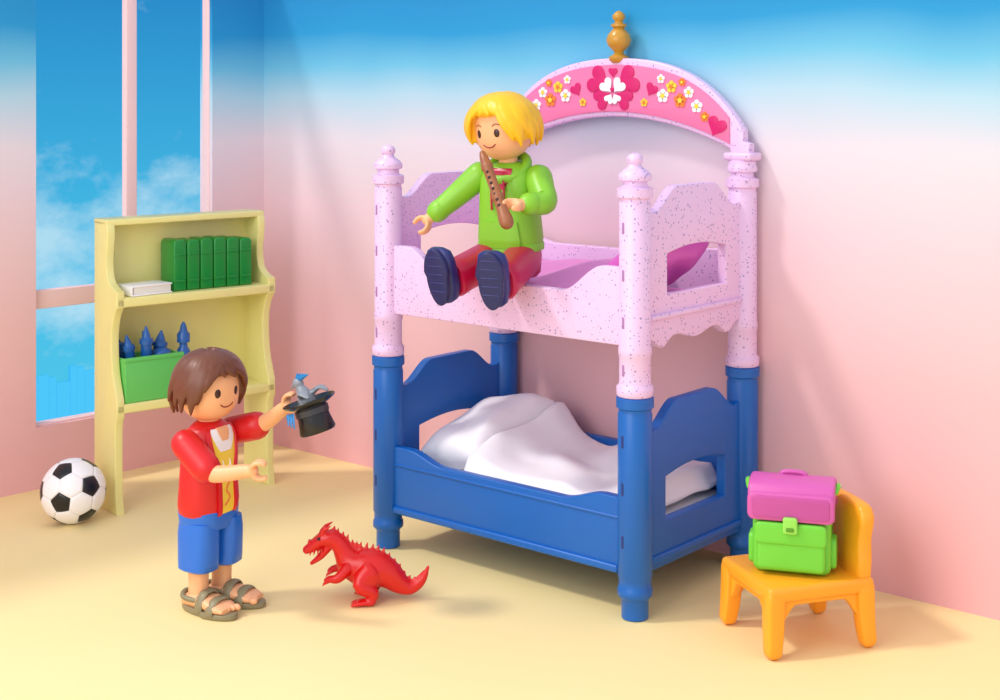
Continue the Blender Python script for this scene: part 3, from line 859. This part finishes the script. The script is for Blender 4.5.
# ------------------------------------------------------------ chair
ch = empty('chair', (-2.290, 4.392, 0), rad(-32.2), 1.04)
cw, cd = .172, .195
ST = .245
box('seat', (0, 0, ST-.0275), (2*cw+.03, 2*cd+.02, .055), CHAIR, ch, bev=.018)
for i, (sx, sy) in enumerate(((-1, -1), (1, -1), (-1, 1), (1, 1))):
    tube('leg_%d' % (i+1), [(sx*(cw-.018), sy*(cd-.022), .21), (sx*(cw-.012), sy*(cd-.018), .10), (sx*(cw-.004), sy*(cd-.012), .0265)], [(.034, .034), (.031, .031), (.027, .027)], CHAIR, ch, seg=20, n=5, up=(1, 0, 0), k=3)
def apron(w):
    P = [(-w, .20), (w, .20)]
    for k in range(21):
        t = k/20; xx = w-2*w*t; e = min(t, 1-t)
        P.append((xx, .175-.075*(1-sstep(0, .22, e))))
    return P
for s in (-1, 1):
    plate('apron_side_%d' % (s+2), apron(cd-.03), .035, CHAIR, (lambda s: (lambda u, v, w: (s*(cw-.018)+w, u, v)))(s), ch, bev=.008)
    plate('apron_front_%d' % (s+2), apron(cw-.03), .035, CHAIR, (lambda s: (lambda u, v, w: (u, s*(cd-.02)+w, v)))(s), ch, bev=.008)
bp_ = [(-cw-.0, .22), (cw+.0, .22)]+cr([(cw+.002, .30), (cw-.006, .37), (cw+.004, .43), (cw-.006, .465), (cw-.04, .488), (0, .495), (-cw+.04, .488), (-cw+.006, .465), (-cw-.004, .43), (-cw+.006, .37), (-cw-.002, .30)], 5)
plate('backrest', bp_, .055, CHAIR, lambda u, v, w: (u, cd-.022+w+(v-.22)*.06, v), ch, bev=.016)

# ------------------------------------------------------------ backpack
bpk = empty('backpack', (-2.290, 4.368, ST*1.04), rad(24))
def P2(x0, z0, x1, z1, r):
    P = []
    for cx_, cz_, a0 in ((x1-r, z1-r, 0), (x0+r, z1-r, 90), (x0+r, z0+r, 180), (x1-r, z0+r, 270)):
        for k in range(7): a = rad(a0+15*k); P.append((cx_+r*math.cos(a), cz_+r*math.sin(a)))
    return P
fb = lambda y: (lambda u, v, w: (u, y+w, v))
plate('body', P2(-.14, 0.002, .14, .27, .03), .15, GRN, fb(0), bpk, bev=.018)
plate('front_pocket', P2(-.122, .018, .122, .165, .022), .05, GRN, fb(-.085), bpk, bev=.014)
plate('pocket_flap', P2(-.128, .115, .128, .195, .02), .03, GRN, fb(-.10), bpk, bev=.008)
FP = [(-.098, .205), (-.104, .265), (-.092, .310), (-.055, .332), (.02, .338), (.07, .325), (.094, .29), (.094, .23), (.075, .22), (.06, .25), (-.06, .25), (-.072, .205)]
plate('top_flap', cr(FP+[FP[0]], 4)[:-1], .31, PFL, lambda u, v, w: (w, u, v), bpk, bev=.012)
plate('flap_front', P2(-.155, .200, .155, .30, .025), .022, PFL, fb(-.103), bpk, bev=.008)
plate('flap_border', P2(-.138, .212, .138, .29, .018), .008, mat('backpack_pink_dark', (192, 76, 158)), fb(-.114), bpk, bev=.003)
plate('buckle', P2(-.026, .160, .026, .220, .01), .02, mat('buckle_green', (150, 225, 90)), fb(-.122), bpk, bev=.006)
plate('buckle_slot', P2(-.014, .171, .014, .185, .004), .006, LIMED, fb(-.132), bpk, bev=.001)
tube('handle', [(-.045, .03, .325), (-.04, .03, .342), (0, .03, .347), (.04, .03, .342), (.045, .03, .325)], [.009]*5, PFL, bpk, seg=12, k=5)
for s in (-1, 1):
    tube('shoulder_strap_%d' % (s+2), [(s*.07, .07, .31), (s*.075, .095, .25), (s*.08, .10, .14), (s*.085, .075, .03)], [(.008, .018)]*4, PFL, bpk, seg=12, k=5, up=(0, 1, 0))
    plate('side_pocket_%d' % (s+2), P2(-.045, .02, .045, .13, .018), .03, GRN, (lambda s: (lambda u, v, w: (s*.143+w, u, v)))(s), bpk, bev=.01)
    tube('clip_%d' % (s+2), [(s*.155, -.04, .30), (s*.163, 0, .315), (s*.155, .04, .30)], [.010]*3, GRN, bpk, seg=10, k=4)

# ------------------------------------------------------------ light
sun = bpy.data.lights.new('sun', 'SUN'); sun.energy = 1.45; sun.angle = rad(7); sun.color = (1, .95, .87)
so = bpy.data.objects.new('sun', sun); COL.objects.link(so)
so.rotation_euler = V((.40, .46, -.80)).to_track_quat('-Z', 'Y').to_euler(); so.location = (-6, 0, 6)
ar = bpy.data.lights.new('added_fill_light', 'AREA'); ar.energy = 135; ar.size = 3.8; ar.color = (1, .97, .94)  # unseen area lamp, added as fill to brighten the room from the front
ao = bpy.data.objects.new('added_fill_light', ar); COL.objects.link(ao); ao.location = (-3.2, -1.4, 3.4)
ao.rotation_euler = (V((-3.8, 4.2, .8))-V((-3.2, -1.4, 3.4))).to_track_quat('-Z', 'Y').to_euler()
w = bpy.data.worlds.new('world'); scene.world = w; w.use_nodes = True
bg = w.node_tree.nodes['Background']; bg.inputs[0].default_value = (.90, .91, 1, 1); bg.inputs[1].default_value = .95

# ------------------------------------------------------------ camera (level, lens shifted down: product-shot perspective)
cam = bpy.data.cameras.new('camera'); cam.lens = 50.83; cam.sensor_width = 36; cam.shift_y = -.256
co = bpy.data.objects.new('camera', cam); COL.objects.link(co)
co.location = (.2503, -.2952, 2.0); co.rotation_euler = (rad(90), 0, rad(40.3))
scene.camera = co
